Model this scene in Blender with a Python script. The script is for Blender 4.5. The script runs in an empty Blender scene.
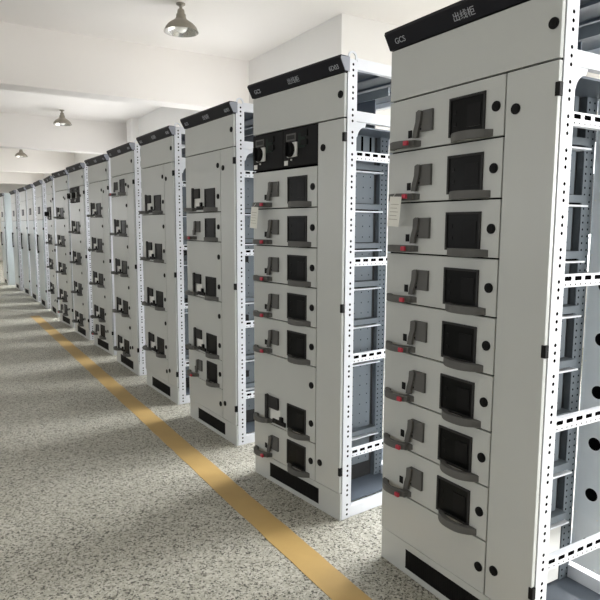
import bpy, bmesh, math, random
from mathutils import Vector, Matrix
random.seed(7)
S = bpy.context.scene
COL = S.collection
PI = math.pi

# ------------------------------------------------------------------ camera
cd = bpy.data.cameras.new('camera'); cam = bpy.data.objects.new('camera', cd); COL.objects.link(cam)
cd.sensor_width = 36; cd.lens = 606.7 / 600 * 36; cd.clip_start = 0.05; cd.clip_end = 200
TH, PITCH, ROLL = math.radians(30.99), math.radians(6.878), math.radians(0.276)
cam.matrix_world = (Matrix.Translation((0, 0, 1.403)) @ Matrix.Rotation(-TH, 4, 'Z')
                    @ Matrix.Rotation(PI / 2 - PITCH, 4, 'X') @ Matrix.Rotation(ROLL, 4, 'Z'))
S.camera = cam
# ------------------------------------------------------------------ view, world
S.view_settings.view_transform = 'Standard'; S.view_settings.look = 'None'
S.view_settings.gamma = 1; S.view_settings.exposure = 0.0
S.view_settings.use_curve_mapping = False
w = bpy.data.worlds.new('world'); S.world = w; w.use_nodes = True
w.node_tree.nodes['Background'].inputs[0].default_value = (0.9, 0.95, 1.0, 1)
w.node_tree.nodes['Background'].inputs[1].default_value = 0.15
# ------------------------------------------------------------------ daylight at the windows, plus added fill lights
def rect_light(name, loc, aim, sx, sz, power, spread=180, col=(1, 1, 1)):
    l = bpy.data.lights.new(name, 'AREA'); l.shape = 'RECTANGLE'; l.size = sx; l.size_y = sz
    l.energy = power; l.color = col; l.spread = math.radians(spread)
    o = bpy.data.objects.new(name, l); COL.objects.link(o); o.location = loc
    o.rotation_euler = Vector(aim).to_track_quat('-Z', 'Y').to_euler(); return o
ROW_WIN = [(6.0, 7.4), (8.2, 10.5), (10.9, 13.1), (14.0, 16.3), (16.7, 19.0), (19.8, 22.1), (22.5, 24.8)]
SIDE_WIN = [(-2.6, -0.4), (0.2, 2.3), (2.8, 5.0)]  # the first one is added, to light the post sides
LEFT_FILL_WIN = [(-2.5, 0.0), (1.0, 3.5), (4.5, 7.0), (8.5, 11.0), (12.5, 15.0), (16.5, 19.0), (20.5, 23.0)]  # out of view, added to fill the cabinet fronts
FAR_WIN = (-3.9, -1.1)
K = dict(row=0.42, rowb=0.56, side=0.58, sideb=0.28, left=1.45, near=3.9, ang=0.022, far=1.2)
for a, b in ROW_WIN:
    rect_light('daylight_and_fill', (3.84, (a + b) / 2, 1.75), (-1, 0, -0.42), b - a, 1.7, 100 * K['row'] * (b - a), 65)
    rect_light('ceiling_fill', (3.83, (a + b) / 2, 1.9), (-1, 0, 0.75), b - a, 1.3, 30 * K['rowb'] * (b - a), 130)  # added upward light that brightens the ceiling
a, b = SIDE_WIN[0]
rect_light('daylight_and_fill', (6.55, (a + b) / 2, 1.75), (-1, 0.62, -0.16), b - a, 1.8, 300 * K['ang'] * (b - a), 50)  # added light, angled to whiten the sides of the posts
for a, b in SIDE_WIN[1:]:
    rect_light('daylight_and_fill', (6.55, (a + b) / 2, 1.75), (-1, -0.1, -0.30), b - a, 1.8, 150 * K['side'] * (b - a), 75)
    rect_light('ceiling_fill', (6.53, (a + b) / 2, 1.9), (-1, 0, 0.7), b - a, 1.3, 30 * K['sideb'] * (b - a), 130)  # same added ceiling fill at the side wall
for a, b in LEFT_FILL_WIN:
    rect_light('daylight_and_fill', (-8.1, (a + b) / 2, 1.9), (1, 0, -0.05), b - a, 1.6, (14 if b < 6 else 9) * K['left'] * (b - a), 160)  # added fill that lifts the cabinet fronts
rect_light('daylight_and_fill', (-2.5, 27.02, 1.85), (0, -1, 0), 2.8, 1.8, 34 * K['far'], 180)
rect_light('daylight_and_fill', (3.2, -3.9, 1.6), (0, 1, -0.05), 2.4, 2.0, 50 * K['near'], 150)  # added fill behind the camera; the wall there has no window

# ------------------------------------------------------------------ materials
def lin(c):
    return tuple(((v / 255) / 12.92 if v / 255 <= 0.04045 else ((v / 255 + 0.055) / 1.055) ** 2.4) for v in c) + (1,)
def mat(name, rgb, rough=0.5, metal=0.0, noise=0.0, nscale=8, bump=0.0, bscale=200, spec=0.5):
    m = bpy.data.materials.new(name); m.use_nodes = True
    nt = m.node_tree; b = nt.nodes['Principled BSDF']
    b.inputs['Base Color'].default_value = lin(rgb); b.inputs['Roughness'].default_value = rough
    b.inputs['Metallic'].default_value = metal; b.inputs['Specular IOR Level'].default_value = spec
    tc = nt.nodes.new('ShaderNodeTexCoord')
    if noise:
        n = nt.nodes.new('ShaderNodeTexNoise'); n.inputs['Scale'].default_value = nscale; n.inputs['Detail'].default_value = 5
        nt.links.new(tc.outputs['Object'], n.inputs['Vector'])
        mx = nt.nodes.new('ShaderNodeMix'); mx.data_type = 'RGBA'
        c = lin(rgb)
        mx.inputs[6].default_value = tuple(v * (1 - noise) for v in c[:3]) + (1,)
        mx.inputs[7].default_value = tuple(min(1, v * (1 + noise)) for v in c[:3]) + (1,)
        nt.links.new(n.outputs['Fac'], mx.inputs[0]); nt.links.new(mx.outputs[2], b.inputs['Base Color'])
    if bump:
        n2 = nt.nodes.new('ShaderNodeTexNoise'); n2.inputs['Scale'].default_value = bscale; n2.inputs['Detail'].default_value = 3
        nt.links.new(tc.outputs['Object'], n2.inputs['Vector'])
        bp = nt.nodes.new('ShaderNodeBump'); bp.inputs['Strength'].default_value = bump; bp.inputs['Distance'].default_value = 0.002
        nt.links.new(n2.outputs['Fac'], bp.inputs['Height']); nt.links.new(bp.outputs['Normal'], b.inputs['Normal'])
    return m
M = dict(
    paint=mat('grey_paint', (199, 202, 199), 0.30, 0, 0.03, 5, 0.05, 600),
    post=mat('white_zinc_post', (226, 229, 234), 0.42, 0.0, 0.03, 20),
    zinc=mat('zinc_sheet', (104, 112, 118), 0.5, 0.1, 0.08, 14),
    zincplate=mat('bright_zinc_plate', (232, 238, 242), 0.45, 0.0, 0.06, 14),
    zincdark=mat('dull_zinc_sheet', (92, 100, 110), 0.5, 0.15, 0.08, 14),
    header=mat('header_black_blue', (24, 25, 32), 0.5, spec=0.25),
    header_lit_end=mat('header_end_lit_grey', (150, 154, 164), 0.5),  # end cap of the dark header, paler to paint in light on it
    letter=mat('header_lettering', (176, 179, 186), 0.5),
    plastic=mat('grey_plastic', (98, 98, 96), 0.55, 0, 0.04, 30, spec=0.3),
    plasticdark=mat('dark_grey_plastic', (52, 52, 52), 0.6, spec=0.2),
    gap_shade=mat('painted_gap_shade', (9, 9, 10), 1.0, spec=0.0),  # near-black sheets that paint in the shade of holes and gaps
    black=mat('black_plastic', (15, 15, 16), 0.55, spec=0.2),
    pane=mat('smoked_pane', (10, 11, 11), 0.3, spec=0.15),
    breaker=mat('breaker_body', (9, 9, 10), 0.4, spec=0.2),
    red=mat('red_button', (190, 52, 72), 0.45),
    white=mat('white_label', (238, 238, 234), 0.5),
    card=mat('paper_card', (236, 236, 228), 0.8),
    string=mat('tag_string', (200, 200, 195), 0.8),
    green=mat('green_indicator', (18, 36, 28), 0.5, spec=0.2),
    wall=mat('white_wall_paint', (238, 236, 232), 0.9, 0, 0.02, 2),
    ceil=mat('ceiling_paint', (240, 236, 231), 0.9, 0, 0.02, 2),
    wallgrey=mat('grey_wall_paint', (120, 121, 118), 0.9, 0, 0.02, 2),  # unseen walls, darkened so less light bounces onto the fronts
    stripe=mat('ochre_floor_paint', (188, 157, 98), 0.5, 0, 0.10, 9),
    lampmetal=mat('lamp_grey_metal', (150, 144, 132), 0.45, 0.3),
    lampinner=mat('lamp_reflector', (225, 224, 220), 0.25, 0.8),
    bluedoor=mat('pale_blue_grey_paint', (196, 206, 208), 0.3),
    frame=mat('window_frame_white', (225, 226, 224), 0.5),
)
def glass_mat(name, emit=None):
    m = bpy.data.materials.new(name); m.use_nodes = True
    b = m.node_tree.nodes['Principled BSDF']
    b.inputs['Base Color'].default_value = (1, 1, 1, 1); b.inputs['Roughness'].default_value = 0.05
    b.inputs['Transmission Weight'].default_value = 1.0; b.inputs['IOR'].default_value = 1.45
    if emit:
        b.inputs['Emission Color'].default_value = (1, 0.97, 0.9, 1); b.inputs['Emission Strength'].default_value = emit
    return m
M['bulb'] = mat('bulb_glass', (244, 242, 235), 0.12)
M['glass'] = glass_mat('window_glass')

def terrazzo():
    m = bpy.data.materials.new('terrazzo'); m.use_nodes = True; nt = m.node_tree; b = nt.nodes['Principled BSDF']
    tc = nt.nodes.new('ShaderNodeTexCoord'); L = nt.links.new
    def ramp(src, stops, interp='CONSTANT'):
        r = nt.nodes.new('ShaderNodeValToRGB'); r.color_ramp.interpolation = interp
        e = r.color_ramp.elements
        while len(e) < len(stops): e.new(0.5)
        for k, (p, c) in enumerate(stops): e[k].position = p; e[k].color = lin(c) if len(c) == 3 else c
        L(src, r.inputs[0]); return r
    def chips(scale, stops, warp):
        v = nt.nodes.new('ShaderNodeTexVoronoi'); v.inputs['Scale'].default_value = scale
        n = nt.nodes.new('ShaderNodeTexNoise'); n.inputs['Scale'].default_value = scale * 1.7
        L(tc.outputs['Object'], n.inputs['Vector'])
        mx = nt.nodes.new('ShaderNodeVectorMath'); mx.operation = 'MULTIPLY_ADD'
        L(n.outputs['Color'], mx.inputs[0]); mx.inputs[1].default_value = (warp, warp, 0); L(tc.outputs['Object'], mx.inputs[2])
        L(mx.outputs[0], v.inputs['Vector'])
        s = nt.nodes.new('ShaderNodeSeparateColor'); L(v.outputs['Color'], s.inputs[0])
        return ramp(s.outputs[0], stops), v
    r1, v1 = chips(120, [(0, (84, 82, 74)), (0.08, (134, 131, 120)), (0.16, (172, 170, 158)), (0.5, (184, 182, 169)), (0.75, (200, 198, 188))], 0.009)
    r2, v2 = chips(210, [(0, (0, 0, 0, 1)), (0.90, (1, 1, 1, 1))], 0.008)
    dk = nt.nodes.new('ShaderNodeMix'); dk.data_type = 'RGBA'
    L(r2.outputs[0], dk.inputs[0]); L(r1.outputs[0], dk.inputs[6]); dk.inputs[7].default_value = lin((84, 82, 75))
    n = nt.nodes.new('ShaderNodeTexNoise'); n.inputs['Scale'].default_value = 1.3; n.inputs['Detail'].default_value = 4
    L(tc.outputs['Object'], n.inputs['Vector'])
    rr = ramp(n.outputs['Fac'], [(0.3, (0.86, 0.86, 0.85, 1)), (0.7, (1, 1, 1, 1))], 'LINEAR')
    mu = nt.nodes.new('ShaderNodeMix'); mu.data_type = 'RGBA'; mu.blend_type = 'MULTIPLY'; mu.inputs[0].default_value = 1
    L(dk.outputs[2], mu.inputs[6]); L(rr.outputs[0], mu.inputs[7]); L(mu.outputs[2], b.inputs['Base Color'])
    b.inputs['Roughness'].default_value = 0.48; b.inputs['Specular IOR Level'].default_value = 0.4
    return m
M['terrazzo'] = terrazzo()

# ------------------------------------------------------------------ mesh builder
class MB:
    def __init__(s): s.v = []; s.f = []; s.m = []; s.mats = []
    def mi(s, name):
        if name not in s.mats: s.mats.append(name)
        return s.mats.index(name)
    def add(s, vs, fs, m):
        o = len(s.v); s.v += [tuple(v) for v in vs]; k = s.mi(m)
        for f in fs: s.f.append([o + i for i in f]); s.m.append(k)
    def box(s, x0, x1, y0, y1, z0, z1, m):
        s.add([(x, y, z) for x in (x0, x1) for y in (y0, y1) for z in (z0, z1)],
              [(0, 1, 3, 2), (4, 6, 7, 5), (0, 4, 5, 1), (2, 3, 7, 6), (0, 2, 6, 4), (1, 5, 7, 3)], m)
    def prism(s, pts, axis, a0, a1, m, caps=None):
        n = len(pts)
        def P(p, a):
            return {'x': (a, p[0], p[1]), 'y': (p[0], a, p[1]), 'z': (p[0], p[1], a)}[axis]
        vs = [P(p, a0) for p in pts] + [P(p, a1) for p in pts]
        s.add(vs, [(i, (i + 1) % n, n + (i + 1) % n, n + i) for i in range(n)], m)
        s.add(vs, [tuple(range(n - 1, -1, -1)), tuple(range(n, 2 * n))], caps or m)
    def cyl(s, c, axis, r, a0, a1, m, n=20, r1=None):
        r1 = r if r1 is None else r1
        def P(t, rr, a):
            p, q = c[0] + rr * math.cos(t), c[1] + rr * math.sin(t)
            return {'x': (a, p, q), 'y': (p, a, q), 'z': (p, q, a)}[axis]
        T = [2 * PI * i / n for i in range(n)]
        s.add([P(t, r, a0) for t in T] + [P(t, r1, a1) for t in T],
              [(i, (i + 1) % n, n + (i + 1) % n, n + i) for i in range(n)] + [tuple(range(n)), tuple(range(n, 2 * n))], m)
    def lathe(s, prof, m, n=32, c=(0, 0, 0), close=False):
        k = len(prof)
        vs = [(c[0] + r * math.cos(2 * PI * j / n), c[1] + r * math.sin(2 * PI * j / n), c[2] + z) for r, z in prof for j in range(n)]
        s.add(vs, [(i * n + j, i * n + (j + 1) % n, (i + 1) * n + (j + 1) % n, (i + 1) * n + j) for i in range(k - 1) for j in range(n)], m)
    def plate(s, org, eu, ev, cells, m):
        """sheet made of cells (u0,u1,v0,v1,(cu,cv,ru,rv) or None): a real hole in each marked cell"""
        org, eu, ev = Vector(org), Vector(eu), Vector(ev)
        for u0, u1, v0, v1, hole in cells:
            if hole is None:
                s.add([org + eu * a + ev * b for a, b in ((u0, v0), (u1, v0), (u1, v1), (u0, v1))], [(0, 1, 2, 3)], m); continue
            cu, cv, ru, rv = hole
            um, vm = (u0 + u1) / 2, (v0 + v1) / 2
            out = [(u1, vm), (u1, v1), (um, v1), (u0, v1), (u0, vm), (u0, v0), (um, v0), (u1, v0)]
            if abs(ru - rv) < 1e-6:
                inn = [(cu + ru * math.cos(PI / 4 * k), cv + rv * math.sin(PI / 4 * k)) for k in range(8)]
            else:
                inn = [(cu + ru, cv), (cu + ru * .92, cv + rv), (cu, cv + rv), (cu - ru * .92, cv + rv), (cu - ru, cv), (cu - ru * .92, cv - rv), (cu, cv - rv), (cu + ru * .92, cv - rv)]
            s.add([org + eu * a + ev * b for a, b in out + inn], [(k, (k + 1) % 8, 8 + (k + 1) % 8, 8 + k) for k in range(8)], m)
    def mesh(s, name, smooth=False):
        me = bpy.data.meshes.new(name); me.from_pydata(s.v, [], s.f)
        for n in s.mats: me.materials.append(M[n])
        me.polygons.foreach_set('material_index', s.m)
        bm = bmesh.new(); bm.from_mesh(me); bmesh.ops.recalc_face_normals(bm, faces=bm.faces); bm.to_mesh(me); bm.free()
        if smooth: me.polygons.foreach_set('use_smooth', [True] * len(me.polygons))
        return me
    def build(s, name, parent=None, bevel=0.0, smooth=False, loc=None, seg=2):
        o = bpy.data.objects.new(name, s.mesh(name, smooth)); COL.objects.link(o)
        if parent: o.parent = parent
        if loc: o.location = loc
        if bevel:
            b = o.modifiers.new('bevel', 'BEVEL'); b.width = bevel; b.segments = seg; b.limit_method = 'ANGLE'
        return o
def tag(o, label=None, cat=None, group=None, kind=None):
    for k, v in (('label', label), ('category', cat), ('group', group), ('kind', kind)):
        if v: o[k] = v
    return o
def empty(name, loc, rz=0):
    o = bpy.data.objects.new(name, None); COL.objects.link(o); o.location = loc; o.rotation_euler = (0, 0, rz)
    o.empty_display_size = 0.1; return o
def copy_to(o, parent, loc=None):
    """copy a part and its sub-parts under another parent"""
    c = o.copy(); COL.objects.link(c); c.parent = parent
    if loc is not None: c.location = loc
    for ch in list(o.children):
        d = ch.copy(); COL.objects.link(d); d.parent = c
    return c

# ------------------------------------------------------------------ the room
HS, HB = 3.6, 2.95
XL, XR, XR2, Y0, YE, YC = -8.0, 3.75, 6.5, -4.0, 27.0, 5.43
b = MB(); b.box(XL - .2, XR2 + .2, Y0 - .2, YE + .2, -0.12, 0, 'terrazzo'); tag(b.build('floor'), kind='structure')
b = MB(); b.box(XL - .2, XR2 + .2, Y0 - .2, YE + .2, HS, HS + 0.15, 'ceil'); tag(b.build('ceiling'), kind='structure')
def wall_with_windows(name, x0, x1, ya, yb, wins, z0, z1, m='wall'):
    b = MB(); y = ya
    for a, c in wins:
        b.box(x0, x1, y, a, 0, HS, m); b.box(x0, x1, a, c, 0, z0, m); b.box(x0, x1, a, c, z1, HS, m); y = c
    b.box(x0, x1, y, yb, 0, HS, m)
    return tag(b.build(name), kind='structure')
wall_with_windows('wall_right', XR, XR + .2, YC, YE, ROW_WIN, 0.9, 2.6)
wall_with_windows('wall_side', XR2, XR2 + .2, Y0, YC + .2, SIDE_WIN, 0.85, 2.65)
wall_with_windows('wall_left', XL - .2, XL, Y0, YE, LEFT_FILL_WIN, 1.1, 2.7, 'wallgrey')
b = MB(); b.box(XR + .2, XR2, YC, YC + .2, 0, HS, 'wall'); tag(b.build('wall_return'), kind='structure')
FA, FB = FAR_WIN
b = MB(); b.box(XL - .2, FA, YE, YE + .2, 0, HS, 'wall'); b.box(FB, XR + .2, YE, YE + .2, 0, HS, 'wall'); b.box(FA, FB, YE, YE + .2, 0, .95, 'wall'); b.box(FA, FB, YE, YE + .2, 2.75, HS, 'wall'); tag(b.build('wall_far'), kind='structure')
b = MB(); b.box(XL - .2, XR2 + .2, Y0 - .2, Y0, 0, HS, 'wallgrey'); tag(b.build('wall_near'), kind='structure')
BEAMS = [1.75, 7.6, 13.5, 19.4, 25.3]
for k, y in enumerate(BEAMS):
    b = MB(); b.box(XL, XR if y > YC else XR2, y, y + .32, HB, HS, 'ceil'); tag(b.build('trim_%d' % (k + 1)), kind='structure')
for k, y in enumerate(BEAMS[1:]):
    b = MB(); b.box(XR - .14, XR, y - .06, y + .38, 0, HB, 'wall'); tag(b.build('trim_%d' % (k + 6)), kind='structure')
b = MB(); b.box(XR - .15, XR, 12.75, 13.1, 0, HS, 'wall'); tag(b.build('trim_10'), kind='structure')
n = 0
for wins, x, z0, z1 in ((ROW_WIN, XR + .13, .9, 2.6), (SIDE_WIN, XR2 + .13, .85, 2.65), (LEFT_FILL_WIN, XL - .13, 1.1, 2.7)):
    for a, c in wins:
        n += 1; b = MB(); t = .05
        b.box(x - .03, x + .03, a, c, z0, z0 + t, 'frame'); b.box(x - .03, x + .03, a, c, z1 - t, z1, 'frame')
        for yy in (a, (a + c) / 2 - t / 2, c - t): b.box(x - .03, x + .03, yy, yy + t, z0 + t, z1 - t, 'frame')
        wo = tag(b.build('window_%d' % n), kind='structure')
        for a2, c2 in ((a + t, (a + c) / 2 - t / 2), ((a + c) / 2 + t / 2, c - t)):
            g = MB(); g.box(x - .004, x + .004, a2, c2, z0 + t, z1 - t, 'glass'); g.build('pane', wo)
n += 1; b = MB(); t = .05; y = YE + .13
b.box(FA, FB, y - .03, y + .03, .95, .95 + t, 'frame'); b.box(FA, FB, y - .03, y + .03, 2.75 - t, 2.75, 'frame')
for xx in (FA, (FA + FB) / 2 - t / 2, FB - t): b.box(xx, xx + t, y - .03, y + .03, .95 + t, 2.75 - t, 'frame')
wo = tag(b.build('window_%d' % n), kind='structure')
for a2, c2 in ((FA + t, (FA + FB) / 2 - t / 2), ((FA + FB) / 2 + t / 2, FB - t)):
    g = MB(); g.box(a2, c2, y - .004, y + .004, .95 + t, 2.75 - t, 'glass'); g.build('pane', wo)
# painted stripe along the aisle (slightly uneven hand-painted edges)
b = MB(); N = 120; vs = []
for i in range(N + 1):
    y = -1.0 + 11.2 * i / N
    e0 = random.uniform(-.003, .003); e1 = random.uniform(-.003, .003)
    vs += [(1.212 + e0, y, 0.0), (1.345 + e1, y, 0.0), (1.345 + e1, y, 0.0015), (1.212 + e0, y, 0.0015)]
fs = []
for i in range(N):
    o = 4 * i
    for k in range(4): fs.append((o + k, o + (k + 1) % 4, o + 4 + (k + 1) % 4, o + 4 + k))
fs += [(0, 1, 2, 3), (4 * N + 3, 4 * N + 2, 4 * N + 1, 4 * N)]
b.add(vs, fs, 'stripe')
tag(b.build('floor_marking'), 'ochre yellow painted stripe on the terrazzo floor running along the cabinet row', 'floor marking')

# ------------------------------------------------------------------ ceiling lamps
def lamp(y, label):
    r = empty('ceiling_lamp', (2.235, y, HS))
    tag(r, label, 'lamp', 'metal shade lamps on the ceiling')
    b = MB(); b.lathe([(0, 0), (.045, 0), (.045, -.012), (.03, -.022), (0, -.022)], 'lampmetal', 20); b.build('mount', r, smooth=True)
    b = MB(); b.cyl((0, 0), 'z', .016, -.022, -.06, 'lampmetal', 12); b.cyl((0, 0), 'z', .03, -.055, -.075, 'lampmetal', 16, .036)
    b.cyl((0, 0), 'z', .036, -.075, -.10, 'lampmetal', 16); b.cyl((0, 0), 'z', .045, -.10, -.115, 'lampmetal', 16, .05); b.build('socket', r, bevel=.002)
    b = MB()
    outer = [(.046, -.105), (.05, -.135), (.062, -.155), (.09, -.172), (.125, -.197), (.152, -.228), (.168, -.262), (.172, -.272)]
    inner = [(.168, -.272), (.163, -.262), (.147, -.230), (.121, -.201), (.088, -.177), (.058, -.160), (.044, -.137), (.03, -.125)]
    b.lathe(outer, 'lampmetal', 40); b.lathe([outer[-1], inner[0]], 'lampmetal', 40); b.lathe(inner, 'lampinner', 40)
    b.build('lamp_shade', r, smooth=True)
    b = MB(); b.lathe([(.001, -.12), (.022, -.125), (.024, -.16), (.045, -.19), (.062, -.22), (.062, -.24), (.048, -.262), (.022, -.274), (.001, -.277)], 'bulb', 24)
    b.build('bulb', r, smooth=True)
lamp(6.05, 'bell shaped metal ceiling lamp nearest the camera, largest of the three lamps')
lamp(12.6, 'second bell shaped metal ceiling lamp, midway down the aisle, above the far cabinets')
lamp(19.0, 'smallest and farthest metal shade ceiling lamp near the end of the row')

# ------------------------------------------------------------------ cabinet parts
W, D, UH = 0.742, 0.80, 0.1945
ZB, ZT, ZH = 0.136, 1.886, 2.08            # top of base, bottom of the top panel, bottom of the header
DX = 0.555                                  # joint between the drawers and the cable door
FT = 0.015                                  # thickness of fronts
SX = W + 0.000                              # outer plane of the side frame
P = 0.0975 / 4
PROTO = {}
HID = empty('prototype', (0, 0, 0))
def proto(name, mb, **kw):
    o = mb.build(name, HID, **kw); PROTO[name] = o; return o

def hole_column(z0, z1, u0, u1, cu, r, phase=0.0):
    cells = []; k = 0; z = z0
    while z + P <= z1:
        cells.append((u0, u1, z, z + P, (cu, z + P / 2, r, r) if (k + 1) % 4 else None)); z += P; k += 1
    if z < z1: cells.append((u0, u1, z, z1, None))
    return cells
def post_mesh(x0, x1, y0, y1, z1, lug=True):
    b = MB()
    b.box(x0 + .002, x1 - .002, y0, y1, 0, z1, 'post')
    # replace outer skin on both x faces by perforated strips standing 1.5 mm off a black sheet that paints in the holes' shade
    for x in (x0, x1):
        s = .0012 if x == x1 else -.0012
        xi = x - s * 1.6
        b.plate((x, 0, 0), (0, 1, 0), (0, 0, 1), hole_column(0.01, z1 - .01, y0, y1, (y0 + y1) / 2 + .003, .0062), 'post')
        b.add([(xi + s * .05, y0 + .003, 0.012), (xi + s * .05, y1 - .003, 0.012), (xi + s * .05, y1 - .003, z1 - .012), (xi + s * .05, y0 + .003, z1 - .012)], [(0, 1, 2, 3)], 'gap_shade')
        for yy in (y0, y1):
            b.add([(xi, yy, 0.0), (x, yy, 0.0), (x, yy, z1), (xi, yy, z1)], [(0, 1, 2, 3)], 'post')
    if lug:
        ym = (y0 + y1) / 2; n = 14; ro, ri = .026, .017
        vs = []
        for x in (x1 - .006, x1):
            for i in range(n + 1):
                t = PI * i / n
                vs += [(x, ym + ro * math.cos(t), z1 + .008 + ro * math.sin(t)), (x, ym + ri * math.cos(t), z1 + .008 + ri * math.sin(t))]
        q = 2 * (n + 1); fs = []
        for i in range(n):
            a = 2 * i
            fs += [(a, a + 1, a + 3, a + 2), (q + a, q + a + 2, q + a + 3, q + a + 1), (a, a + 2, q + a + 2, q + a), (a + 1, q + a + 1, q + a + 3, a + 3)]
        b.add(vs, fs, 'post')
        for sy in (-1, 1):
            e = sorted((ym + sy * ri, ym + sy * ro)); b.box(x1 - .006, x1, e[0], e[1], z1 - .004, z1 + .008, 'post')
    return b
ZP = 2.142
for nm, (x0, x1, y0, y1) in {'fr': (SX - .052, SX, .018, .073), 'fl': (0, .052, .018, .073), 'br': (SX - .052, SX, D - .056, D), 'bl': (0, .052, D - .056, D)}.items():
    proto('post_' + nm, post_mesh(x0, x1, y0, y1, ZP))
# the white edge at the door side of the front post is the door return; see fronts below
def midpost():
    b = MB(); x0, x1, y0, y1 = .515, .562, .405, .462
    b.box(x0, x1 - .002, y0, y1, .07, 1.88, 'zinc')
    cells = []; z = .07
    while z + P <= 1.88:
        for a, c in ((y0, (y0 + y1) / 2), ((y0 + y1) / 2, y1)):
            cells.append((a, c, z, z + P, ((a + c) / 2, z + P / 2, .0042, .0042)))
        z += P
    b.plate((x1, 0, 0), (0, 1, 0), (0, 0, 1), cells, 'zinc')
    b.add([(x1 - .0012, y0, .07), (x1 - .0012, y1, .07), (x1 - .0012, y1, 1.88), (x1 - .0012, y0, 1.88)], [(0, 1, 2, 3)], 'gap_shade')
    return b
proto('mid_post', midpost())
def slotted_rail(z0, z1, x1, y0, y1):
    b = MB(); x0 = x1 - .022
    b.box(x0, x1 - .0025, y0, y1, z0, z1, 'post')
    h = z1 - z0; cells = []; p = .050; y = y0; zs = z0 + h * .36
    while y + p <= y1:
        cells.append((y, y + p, zs, z1, (y + p / 2, zs + (z1 - zs) * .5, .017, .0068)))
        for k in (0, 1): cells.append((y + k * p / 2, y + (k + 1) * p / 2, z0, zs, (y + (k + .5) * p / 2, z0 + (zs - z0) * .55, .003, .003)))
        y += p
    if y < y1: cells.append((y, y1, z0, z1, None))
    b.plate((x1, 0, 0), (0, 1, 0), (0, 0, 1), cells, 'post')
    b.add([(x1 - .0018, y0, z0), (x1 - .0018, y1, z0), (x1 - .0018, y1, z1), (x1 - .0018, y0, z1)], [(0, 1, 2, 3)], 'gap_shade')
    for zz in (z0, z1): b.add([(x1 - .0026, y0, zz), (x1, y0, zz), (x1, y1, zz), (x1 - .0026, y1, zz)], [(0, 1, 2, 3)], 'post')
    return b
for k, (z0, z1) in enumerate([(1.706, 1.746), (1.222, 1.261), (.763, .804), (.300, .338)]):
    proto('slotted_rail_%d' % k, slotted_rail(z0, z1, SX - .004, .073, D - .056))
def plain_rails():
    for nm, z0, z1 in (('top', 2.100, 2.150), ('upper', 1.875, 1.922), ('foot', .0, .056)):
        b = MB(); b.box(SX - .03, SX - .002, .073, D - .056, z0, z1, 'post'); proto('rail_' + nm, b, bevel=.002)
        b = MB(); b.box(.002, .03, .073, D - .056, z0, z1, 'post'); proto('rail_left_' + nm, b, bevel=.002)
        for e, (y0, y1) in (('front', (.022, .064)), ('rear', (D - .045, D - .004))):
            b = MB(); b.box(.052, SX - .052, y0, y1, z0 if nm != 'top' else 2.09, z1 if nm != 'top' else 2.135, 'post' if e == 'rear' else 'zinc'); proto('rail_%s_%s' % (e, nm), b, bevel=.002)
plain_rails()
b = MB(); ring = [(.073, 1.875), (.073, 1.80)] + [(.073 + .012 + .048 * (1 - math.cos(t)), 1.80 + .055 * math.sin(t)) for t in [PI / 2 * i / 8 for i in range(1, 9)]] + [(.141, 1.875)]
b.prism(ring, 'x', SX - .012, SX - .008, 'post'); proto('gusset', b)
# roof and busbar chamber sheets
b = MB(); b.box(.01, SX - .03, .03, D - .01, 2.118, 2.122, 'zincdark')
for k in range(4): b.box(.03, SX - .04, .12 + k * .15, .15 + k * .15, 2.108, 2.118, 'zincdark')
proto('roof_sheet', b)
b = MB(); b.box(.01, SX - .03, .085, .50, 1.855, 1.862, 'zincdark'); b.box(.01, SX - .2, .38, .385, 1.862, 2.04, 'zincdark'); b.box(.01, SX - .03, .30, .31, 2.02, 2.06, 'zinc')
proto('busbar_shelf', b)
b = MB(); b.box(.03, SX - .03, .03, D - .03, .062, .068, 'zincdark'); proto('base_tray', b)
b = MB(); b.box(.052, SX - .03, .455, .505, .056, .118, 'post'); proto('cross_beam', b, bevel=.002)
def mounting_plate():
    b = MB(); u0, u1 = .562, SX - .055; y = .468; cells = []; us = .628
    z = .13; ru = .024
    while z + UH <= 1.86:
        cells += [(u0, us - .045, z, z + UH, None), (us + .045, u1, z, z + UH, None), (us - .045, us + .045, z, z + .05, None), (us - .045, us + .045, z + .145, z + UH, None)]
        # round hole as a 24-gon
        n = 24; c = (us, z + .0975); out = []; inn = []
        for i in range(n):
            t = 2 * PI * i / n; cx, cz = math.cos(t), math.sin(t); k = .045 / max(abs(cx), abs(cz)); kz = .0475 / .045
            out.append((c[0] + cx * k, y, c[1] + cz * k * kz)); inn.append((c[0] + cx * ru, y, c[1] + cz * ru))
        b.add(out + inn, [(i, (i + 1) % n, n + (i + 1) % n, n + i) for i in range(n)], 'zincplate')
        b.cyl((us, z + .0975), 'y', ru * 1.25, y + .004, y + .006, 'gap_shade', 20)
        for dx, dz in ((-.055, .0), (.03, .0)): b.cyl((us + dx, z + dz + .01), 'y', .0035, y - .002, y, 'white', 8)
        z += UH
    cells.append((u0, u1, z, 1.86, None))
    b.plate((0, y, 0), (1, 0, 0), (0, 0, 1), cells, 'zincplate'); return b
proto('mounting_plate', mounting_plate())
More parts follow.
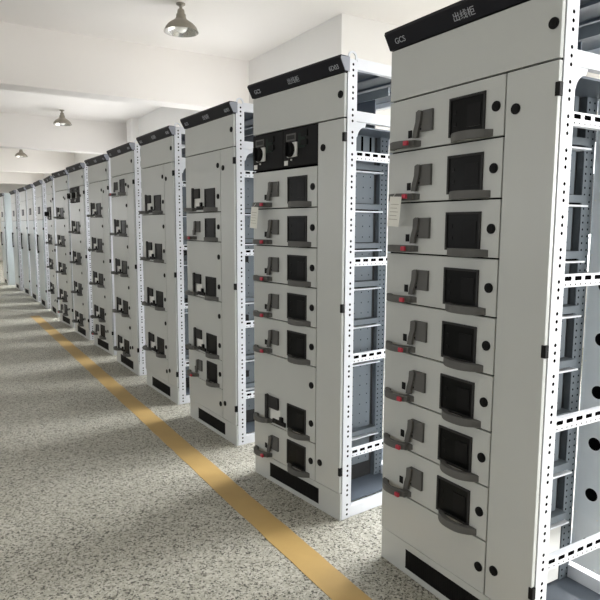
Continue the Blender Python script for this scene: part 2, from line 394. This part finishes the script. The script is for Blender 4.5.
def compartment_panel(h, slots=False):
    b = MB(); x = .552; y0, y1 = .03, .372; nr = max(2, int(h / .045)); cells = []
    if slots:
        nc = 6
        for c in range(nc):
            a = y0 + (y1 - y0) * c / nc; e = y0 + (y1 - y0) * (c + 1) / nc
            cells.append((a, e, 0, h * .3, None)); cells.append((a, e, h * .3, h, ((a + e) / 2, h * .62, .008, h * .22)))
    else:
        nc = 7
        for r in range(nr):
            for c in range(nc):
                a = y0 + (y1 - y0) * c / nc; e = y0 + (y1 - y0) * (c + 1) / nc; z0, z1 = h * r / nr, h * (r + 1) / nr
                cells.append((a, e, z0, z1, ((a + e) / 2, (z0 + z1) / 2, .0034, .0034)))
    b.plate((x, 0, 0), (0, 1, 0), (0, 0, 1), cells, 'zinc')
    b.box(x - .012, x - .002, y0, y1, 0, h, 'gap_shade'); return b
proto('panel_dots', compartment_panel(UH - .034)); proto('panel_slots', compartment_panel(UH - .034, True)); proto('panel_dots_tall', compartment_panel(2 * UH - .034))
b = MB(); b.box(.528, .534, .03, .42, .06, 1.86, 'plasticdark'); proto('slit_shade_sheet', b)  # added dark sheet that paints shade into the slit beside the mid post
b = MB(); b.box(.535, .580, .03, .40, -.006, .020, 'zinc'); b.box(.535, .588, .03, .405, -.020, -.014, 'post'); b.box(.535, .56, .03, .40, -.014, -.006, 'gap_shade')
proto('drawer_rail', b)
b = MB(); b.box(.555, .585, .150, .185, -.020, .020, 'black'); proto('busbar_clamp', b, bevel=.003)

# ---- fronts
def knob_mesh():
    b = MB(); b.cyl((0, 0), 'y', .0165, -.004, 0, 'black', 24); b.cyl((0, 0), 'y', .012, -.006, -.004, 'black', 20); b.box(-.002, .002, -.007, -.0055, -.008, .008, 'black'); return b
KNOB = proto('lock_knob', knob_mesh())
def bow(w, h, out, th, m, ztilt=0.0):
    """lip shaped pull: a flat bow standing out from the panel"""
    b = MB(); n = 18; vs = []
    for i in range(n + 1):
        t = -1 + 2 * i / n
        yo = -out * (1 - abs(t) ** 2.6); yi = min(0.0, yo + th * (1.0 + .5 * abs(t)))
        if i in (0, n): yo = -.002; yi = 0
        x = t * w / 2
        hh = h * (1 - .18 * abs(t) ** 3)
        vs += [(x, yo, -hh / 2), (x, yo, hh / 2), (x, yi, hh / 2), (x, yi, -hh / 2)]
    fs = []
    for i in range(n):
        o = 4 * i
        for k in range(4): fs.append((o + k, o + (k + 1) % 4, o + 4 + (k + 1) % 4, o + 4 + k))
    fs += [(0, 1, 2, 3), (4 * n + 3, 4 * n + 2, 4 * n + 1, 4 * n)]
    b.add(vs, fs, m)
    return b
pm = bow(.182, .028, .046, .018, 'plastic'); pm.box(-.080, -.055, -.012, 0, -.010, .012, 'plastic'); pm.box(.056, .078, -.010, 0, -.010, .012, 'plastic')
PULL = proto('pull_handle', pm, bevel=.003)
hm = bow(.166, .026, .050, .020, 'plastic'); hm.box(-.078, -.052, -.014, 0, -.010, .010, 'plastic'); hm.box(.045, .074, -.030, 0, -.010, .012, 'plastic')
GRIP = proto('grip_handle', hm, bevel=.003)
bb = MB(); bb.box(-.011, .011, -.055, -.044, -.008, .009, 'red'); BUTTON = proto('red_button', bb, bevel=.003)
wb = MB(); x0, x1, z0, z1, t = -.079, .079, -.066, .066, .008
wb.box(x0, x1, -.005, 0, z0, z0 + t, 'plasticdark'); wb.box(x0, x1, -.005, 0, z1 - t, z1, 'plasticdark'); wb.box(x0, x0 + t, -.005, 0, z0 + t, z1 - t, 'plasticdark'); wb.box(x1 - t, x1, -.005, 0, z0 + t, z1 - t, 'plasticdark')
wb.box(x0 + t, x1 - t, -.0012, 0, z0 + t, z1 - t, 'pane'); wb.box(.002, .060, -.0026, -.0012, -.040, .034, 'breaker'); wb.box(-.058, -.046, -.0026, -.0012, -.03, -.018, 'breaker'); wb.box(-.058, -.046, -.0026, -.0012, .012, .024, 'breaker')
WIN = proto('inspection_window', wb)
sw = MB(); sw.box(-.024, .042, -.010, 0, -.036, .040, 'plastic')
for k in range(4): sw.box(-.018, -.011, -.0112, -.010, -.030 + k * .017, -.022 + k * .017, 'black')
SWITCH = proto('switch_plate', sw, bevel=.003)
lv = MB(); lv.prism([(-.040, .036), (-.026, .042), (-.014, .036), (-.018, .0), (-.030, -.034), (-.034, -.056), (-.056, -.056), (-.052, -.030), (-.042, .0)], 'y', -.020, -.008, 'plastic')
lv.box(-.038, -.018, -.012, 0, .006, .032, 'plastic'); LEVER = proto('lever', lv, bevel=.004)
sl = MB(); sl.box(-.010, .010, -.002, .0, -.014, .014, 'black'); SLOT = proto('lock_slot', sl)
# tall mechanism of the double drawers
l2 = MB(); l2.prism([(-.074, .034), (-.064, .040), (-.048, .036), (-.050, -.04), (-.052, -.09), (-.040, -.112), (-.070, -.112), (-.074, -.09)], 'y', -.017, -.006, 'plasticdark'); l2.box(-.07, -.045, -.008, 0, .004, .030, 'plasticdark'); LEVER2 = proto('lever_long', l2, bevel=.003)
s2 = MB(); s2.box(-.050, .042, -.012, 0, -.032, .034, 'plasticdark'); SWITCH2 = proto('switch_plate_dark', s2, bevel=.003)
lp = MB(); lp.box(-.040, .050, -.002, 0, -.030, .032, 'white'); WHITE_PLATE = proto('white_plate', lp)  # plain white plate under the dark switch plate
bl = MB(); bl.box(-.058, .058, -.009, 0, -.013, .011, 'black'); bl.box(.014, .036, -.016, -.002, .008, .036, 'black'); bl.cyl((-.03, 0), 'y', .009, -.012, -.009, 'plasticdark', 12); INTERLOCK = proto('interlock', bl, bevel=.003)

def panel(u0, u1, z0, z1, m='paint'):
    b = MB(); g = .0028; b.box(u0 + g, u1 - g, 0, FT, z0 + g, z1 - g, m); return b
def put(pr, parent, name, x, z, y=0.0, zoff=None):
    c = pr.copy(); COL.objects.link(c); c.parent = parent; c.name = name; c.location = (x, y, z); return c
DRAW = {}
def drawer(root, top, n, variant=None):
    """a drawer front n units high whose top edge is at `top`"""
    key = ('p', n)
    if key not in DRAW: DRAW[key] = panel(0, DX, -n * UH, 0).mesh('drawer_front')
    o = bpy.data.objects.new('drawer', DRAW[key]); COL.objects.link(o); o.parent = root; o.location = (0, 0, top)
    mod = o.modifiers.new('bevel', 'BEVEL'); mod.width = .0015; mod.segments = 2; mod.limit_method = 'ANGLE'
    zb = -n * UH
    put(WIN, o, 'inspection_window', .399, zb + .088)
    put(PULL, o, 'pull_handle', .421, zb + .016)
    put(GRIP, o, 'grip_handle', .098, zb + .020)
    put(KNOB, o, 'lock_knob', .521, zb + .097)
    if n == 1:
        put(SWITCH, o, 'switch_plate', .201, zb + .096); put(LEVER, o, 'lever', .210, zb + .096)
        put(SLOT, o, 'lock_slot', .121, zb + .060); put(BUTTON, o, 'red_button', .152, zb + .020)
    else:
        put(KNOB, o, 'lock_knob', .521, zb + .292)
        put(SWITCH2, o, 'switch_plate', .203, zb + .126); put(LEVER2, o, 'lever', .205, zb + .128)
        put(WHITE_PLATE, o, 'white_plate', .206, zb + .062); put(INTERLOCK, o, 'interlock', .250, zb + .030)
    return o
def module(root, u0, u1, top):
    b = MB(); g = .002; h = .186; wd = u1 - u0
    b.box(g, wd - g, 0, FT, -h, -.004, 'black'); b.box(wd * .46, wd * .66, -.002, 0, -.10, -.03, 'green')
    b.box(wd * .55, wd * .72, -.006, 0, -.05, -.02, 'black'); b.box(wd * .55, wd * .72, -.006, 0, -.09, -.065, 'black')
    o = b.build('control_module', root, loc=(u0, 0, top)); o['label'] = 'black control module with rotary switch'
    b = MB(); b.box(.03, .108, -.003, 0, -.062, -.026, 'plastic'); b.box(.038, .10, -.0036, -.003, -.054, -.034, 'plasticdark'); b.build('name_plate', o)
    b = MB(); b.box(.045, .125, -.012, 0, -.142, -.070, 'frame'); b.build('switch_base', o, bevel=.004)
    b = MB(); b.cyl((.075, -.105), 'y', .034, -.03, -.012, 'black', 24, .038); b.box(.068, .082, -.046, -.03, -.138, -.072, 'black'); b.build('switch_knob', o, bevel=.002)
    b = MB(); b.box(.012, .042, -.002, 0, -.178, -.155, 'white'); b.build('white_plate', o)  # white label at the lower left of the module
    b = MB(); b.cyl((.072, -.153), 'y', .005, -.004, 0, 'white', 10); b.build('indicator', o)
LET = {}
def text_mesh(s, size):
    if (s, size) in LET: return LET[(s, size)]
    cu = bpy.data.curves.new('t', 'FONT'); cu.body = s; cu.size = size; cu.extrude = .0006; cu.resolution_u = 3
    o = bpy.data.objects.new('t', cu); COL.objects.link(o)
    me = bpy.data.meshes.new_from_object(o.evaluated_get(bpy.context.evaluated_depsgraph_get()))
    bpy.data.objects.remove(o); me.materials.clear(); me.materials.append(M['letter']); LET[(s, size)] = me; return me
hd = MB(); prof = [(.0, 2.082), (-.003, 2.082), (-.033, 2.136), (-.031, 2.146), (-.026, 2.149), (.028, 2.149), (.028, 2.082)]
hd.prism(prof, 'x', -.003, W + .0, 'header', 'header'); hd.prism([(.0, 2.086), (-.026, 2.134), (-.024, 2.144), (.026, 2.147), (.026, 2.086)], 'x', W, W + .002, 'header_lit_end'); proto('header', hd)
SL = math.atan2(.030, .054)
def header(root, words):
    h = copy_to(PROTO['header'], root); h.name = 'header'
    for s, u, size in words:
        o = bpy.data.objects.new('lettering', text_mesh(s, size)); COL.objects.link(o); o.parent = h
        zz = 2.096; yy = -.003 - .030 * (zz - 2.082) / .054
        o.location = (u, yy - .0006, zz); o.rotation_euler = (PI / 2 + SL, 0, 0)
    return h
b = MB(); b.box(.004, W - .004, FT + .0025, FT + .0045, ZB - .03, 2.10, 'zincplate'); b.box(.004, W - .004, FT + .0012, FT + .0025, ZB - .03, 2.10, 'gap_shade'); proto('seam_backing', b)  # added sheet stops seam leaks; black face paints seam shade, pale back bounces light
def door_mesh(u0, u1, z0, z1, m='paint'):
    return panel(u0, u1, z0, z1, m)
b = panel(0, W, ZT, ZH); proto('top_panel', b, bevel=.0015)
b = panel(DX, W, ZB, ZT); proto('cable_door', b, bevel=.0015)
b = panel(0, DX, ZB, ZB + UH); proto('blank_panel', b, bevel=.0015)
b = panel(0, DX, ZB, ZB + 2 * UH); proto('blank_panel_tall', b, bevel=.0015)
b = MB(); b.box(.002, W, 0.004, FT, .0, ZB - .002, 'paint'); proto('base_panel', b, bevel=.0015)
def vent_mesh():
    b = MB(); x0, x1, z0, z1 = .153, .580, .028, .106
    b.box(x0, x1, -.0005, .002, z0, z1, 'black')
    n = 36
    for i in range(n): b.box(x0 + .004 + i * (x1 - x0 - .008) / n, x0 + .004 + (i + .35) * (x1 - x0 - .008) / n, -.0015, -.0005, z0 + .004, z1 - .004, 'breaker')
    b.box(x0, x1, -.002, -.0005, z0, z0 + .004, 'black'); b.box(x0, x1, -.002, -.0005, z1 - .004, z1, 'black'); return b
VENT = proto('vent_grille', vent_mesh(), loc=(0, .004, 0))
hg = MB(); hg.box(-.012, .0045, -.003, FT - .001, -.020, .020, 'black'); HINGE = proto('hinge', hg, bevel=.002)
CLAMPS = [1.19, .802, .42]

def make_cabinet(pos, rz, label, layout, words, knob_top=1.786, blue=False, sheet=False):
    r = empty('switchgear_cabinet', pos, rz)
    tag(r, label, 'electrical cabinet', 'grey switchgear cabinets standing in one row')
    for nm in ('post_fr', 'post_fl', 'post_br', 'post_bl'): copy_to(PROTO[nm], r).name = 'post'
    for k in range(4): copy_to(PROTO['slotted_rail_%d' % k], r).name = 'slotted_rail'
    for nm in ('top', 'upper', 'foot'):
        for pre in ('rail_', 'rail_left_', 'rail_front_', 'rail_rear_'): copy_to(PROTO[pre + nm], r).name = 'frame_rail'
    for nm in ('seam_backing', 'mid_post', 'gusset', 'roof_sheet', 'busbar_shelf', 'base_tray', 'slit_shade_sheet', 'cross_beam', 'mounting_plate', 'top_panel'):
        copy_to(PROTO[nm], r).name = nm
    bp = copy_to(PROTO['base_panel'], r); bp.name = 'base_panel'; put(VENT, bp, 'vent_grille', 0, 0, .004)
    tp = [c for c in r.children if c.name.startswith('top_panel')][0]; put(KNOB, tp, 'lock_knob', .715, 1.988)
    dr = copy_to(PROTO['cable_door'], r); dr.name = 'cable_door'
    put(KNOB, dr, 'lock_knob', .596, 1.768); put(KNOB, dr, 'lock_knob', .592, .246)
    for z in (1.802, 1.03, .245): put(HINGE, dr, 'hinge', W, z)
    header(r, words)
    z = ZT; k = 0
    seams = []
    for item in layout:
        n = {'d': 1, 'D': 2, 'm': 1, 'b': 1, 'B': 2}[item]
        if item in 'dD': drawer(r, z, n)
        elif item == 'm': module(r, 0, DX / 2, z); module(r, DX / 2, DX, z)
        else:
            pn = 'blank_panel' if item == 'b' else 'blank_panel_tall'
            c = copy_to(PROTO[pn], r, (0, 0, z - n * UH - ZB)); c.name = 'blank_panel'; put(KNOB, c, 'lock_knob', .527, ZB + .092)
        pnl = 'panel_slots' if item == 'm' or (z == ZT and n == 1) else ('panel_dots' if n == 1 else 'panel_dots_tall')
        if True:
            c = copy_to(PROTO[pnl], r, (0, 0, z - n * UH + .024)); c.name = 'compartment_panel'
        z -= n * UH
        if z > .2: c = copy_to(PROTO['drawer_rail'], r, (0, 0, z)); c.name = 'drawer_rail'
    for zc in CLAMPS: c = copy_to(PROTO['busbar_clamp'], r, (0, 0, zc)); c.name = 'busbar_clamp'
    if sheet:
        b = MB(); b.box(.556, .560, .10, .40, .075, .335, 'white'); o = b.build('lit_partition', r); o['label'] = 'partition sheet coloured white as if lit'  # white puts the light on this inner panel into its colour
    return r
def tall_cabinet(pos, rz, label, solid=False):
    """far cabinets: metering panel over one tall pale door"""
    r = empty('switchgear_cabinet', pos, rz)
    tag(r, label, 'electrical cabinet', 'grey switchgear cabinets standing in one row')
    for nm in ('post_fr', 'post_fl', 'post_br', 'post_bl'): copy_to(PROTO[nm], r).name = 'post'
    for nm in ('top', 'upper', 'foot'):
        for pre in ('rail_', 'rail_left_', 'rail_front_', 'rail_rear_'): copy_to(PROTO[pre + nm], r).name = 'frame_rail'
    for k in range(4): copy_to(PROTO['slotted_rail_%d' % k], r).name = 'slotted_rail'
    for nm in ('seam_backing', 'roof_sheet', 'busbar_shelf', 'base_tray', 'top_panel'): copy_to(PROTO[nm], r).name = nm
    bp = copy_to(PROTO['base_panel'], r); bp.name = 'base_panel'; put(VENT, bp, 'vent_grille', 0, 0, .004)
    copy_to(PROTO['header'], r).name = 'header'
    b = panel(0, W, 1.50, ZT); o = b.build('metering_panel', r, bevel=.0015)
    b = MB(); b.box(.26, .50, -.006, 0, 1.60, 1.72, 'plasticdark'); b.box(.28, .48, -.008, -.006, 1.615, 1.705, 'pane'); b.build('meter', o, bevel=.002)
    b = panel(0, W, ZB, 1.50, 'bluedoor'); o = b.build('tall_door', r, bevel=.0015)
    b = MB(); b.box(.14, .18, -.03, -.012, .92, 1.25, 'plasticdark'); b.box(.15, .17, -.014, 0, .93, .96, 'plasticdark'); b.box(.15, .17, -.014, 0, 1.21, 1.24, 'plasticdark'); b.build('handle', o, bevel=.004)
    for z in (1.35, .30): put(HINGE, o, 'hinge', W, z)
    if solid:
        b = MB(); b.box(SX, SX + .006, .03, D, .0, 2.15, 'bluedoor'); o = b.build('side_panel', r); o['label'] = 'pale closed side panel'
    return r
def at(x, y, deg):
    """near front corner and turn -> origin at the far front corner"""
    d = math.radians(deg)
    return (x - 0.75 * math.sin(d), y + 0.75 * math.cos(d), 0), d - PI / 2
G, CN, CD = 'GCS', '出线柜', '6D03'
FULL = [(G, .040, .030), (CN, .335, .032), (CD, .650, .030)]
SPEC = [
    (1.579, 1.178, 1.0, 'nearest grey switchgear cabinet, cut off by the right edge, eight equal drawers and white tag', 'dddddddd' + 'b', FULL[:2], True),
    (1.589, 2.261, 6.4, 'second cabinet from the camera with two black switch modules above its drawers', 'mdddddDd', FULL, False),
    (1.588, 3.424, 2.55, 'third cabinet from the camera, five windows, the lowest two close together', 'DdDDdb', FULL, False),
    (1.574, 4.486, 1.91, 'fourth cabinet from the camera, four evenly spaced double drawers', 'DDDDb', FULL, False),
    (1.575, 5.565, 1.12, 'fifth cabinet from the camera, one drawer directly below its top panel', 'dDDDD', FULL, False),
    (1.597, 6.604, 3.0, 'sixth cabinet from the camera, its lowest two drawers close together', 'DDDDd', FULL, False),
    (1.564, 7.647, 1.85, 'seventh cabinet from the camera with a black module pair at its top', 'mDDDD', FULL, False),
    (1.571, 8.693, 3.26, 'eighth cabinet from the camera, last with a wide drawer front visible', 'DDDDd', FULL, False),
    (1.566, 9.889, -1.97, 'ninth cabinet from the camera, narrow in view, black modules above four small windows', 'bmDDDb', FULL, False),
]
TAGS = []
for x, y, dg, lab, lay, words, sheet in SPEC:
    p, rz = at(x, y, dg); r = make_cabinet(p, rz, lab, lay, words, sheet=sheet); TAGS.append(r)
TAGS[0].location = (1.565, 1.9260, 0); TAGS[0].rotation_euler[2] = math.radians(0.03) - PI / 2; TAGS[0].scale = (1.025, 1, 1)   # the nearest unit is a little wider
for x, y, dg, lab, solid in [
    (1.564, 10.938, -0.7, 'tenth cabinet from the camera, first with a tall pale door and no drawers', False),
    (1.566, 12.038, -0.2, 'eleventh cabinet from the camera with a tall pale door, two beyond the last drawers', False),
    (1.572, 13.07, 1.6, 'twelfth cabinet from the camera with a tall pale door, third of the door cabinets', False),
    (1.525, 14.333, 0.6, 'thirteenth cabinet from the camera, just before the pale closed side panel', False),
    (1.425, 15.794, 0.5, 'farthest cabinet at the left edge with a pale closed side panel', True)]:
    p, rz = at(x, y, dg); tall_cabinet(p, rz, lab, solid)

# ------------------------------------------------------------------ paper tags on the grips
def paper_tag(cab, u, ztop, label):
    mw = Matrix.Translation(cab.location) @ Matrix.Rotation(cab.rotation_euler[2], 4, 'Z')
    r = empty('paper_tag', mw @ Vector((u, -.060, ztop)), cab.rotation_euler[2]); tag(r, label, 'tag')
    b = MB(); b.box(-.033, .033, -.0006, .0006, -.112, 0, 'card')
    for k in range(5): b.box(-.024, .022 - .006 * (k % 2), -.0009, -.0006, -.030 - k * .014, -.0285 - k * .014, 'lampmetal')
    c = b.build('card', r); c.rotation_euler = (math.radians(-4), math.radians(3), 0)
    b = MB(); pts = [(-.02, 0, -.008), (-.015, .004, .006), (-.006, .010, .018)]
    for (a, bb_) in zip(pts, pts[1:]):
        A, B_ = Vector(a), Vector(bb_); q = (B_ - A).to_track_quat('Z', 'Y').to_matrix(); L = (B_ - A).length; n = 6
        vs = [A + q @ Vector((.0012 * math.cos(2 * PI * i / n), .0012 * math.sin(2 * PI * i / n), z)) for z in (0, L) for i in range(n)]
        b.add(vs, [(i, (i + 1) % n, n + (i + 1) % n, n + i) for i in range(n)], 'string')
    b.build('string', r)
paper_tag(TAGS[0], .120, 1.518, 'white paper tag hanging from a grip on the nearest cabinet')
paper_tag(TAGS[1], .108, 1.506, 'white paper tag hanging from a grip on the second cabinet')

# drop the prototypes that were only copied from
for o in list(HID.children): bpy.data.objects.remove(o)
bpy.data.objects.remove(HID)
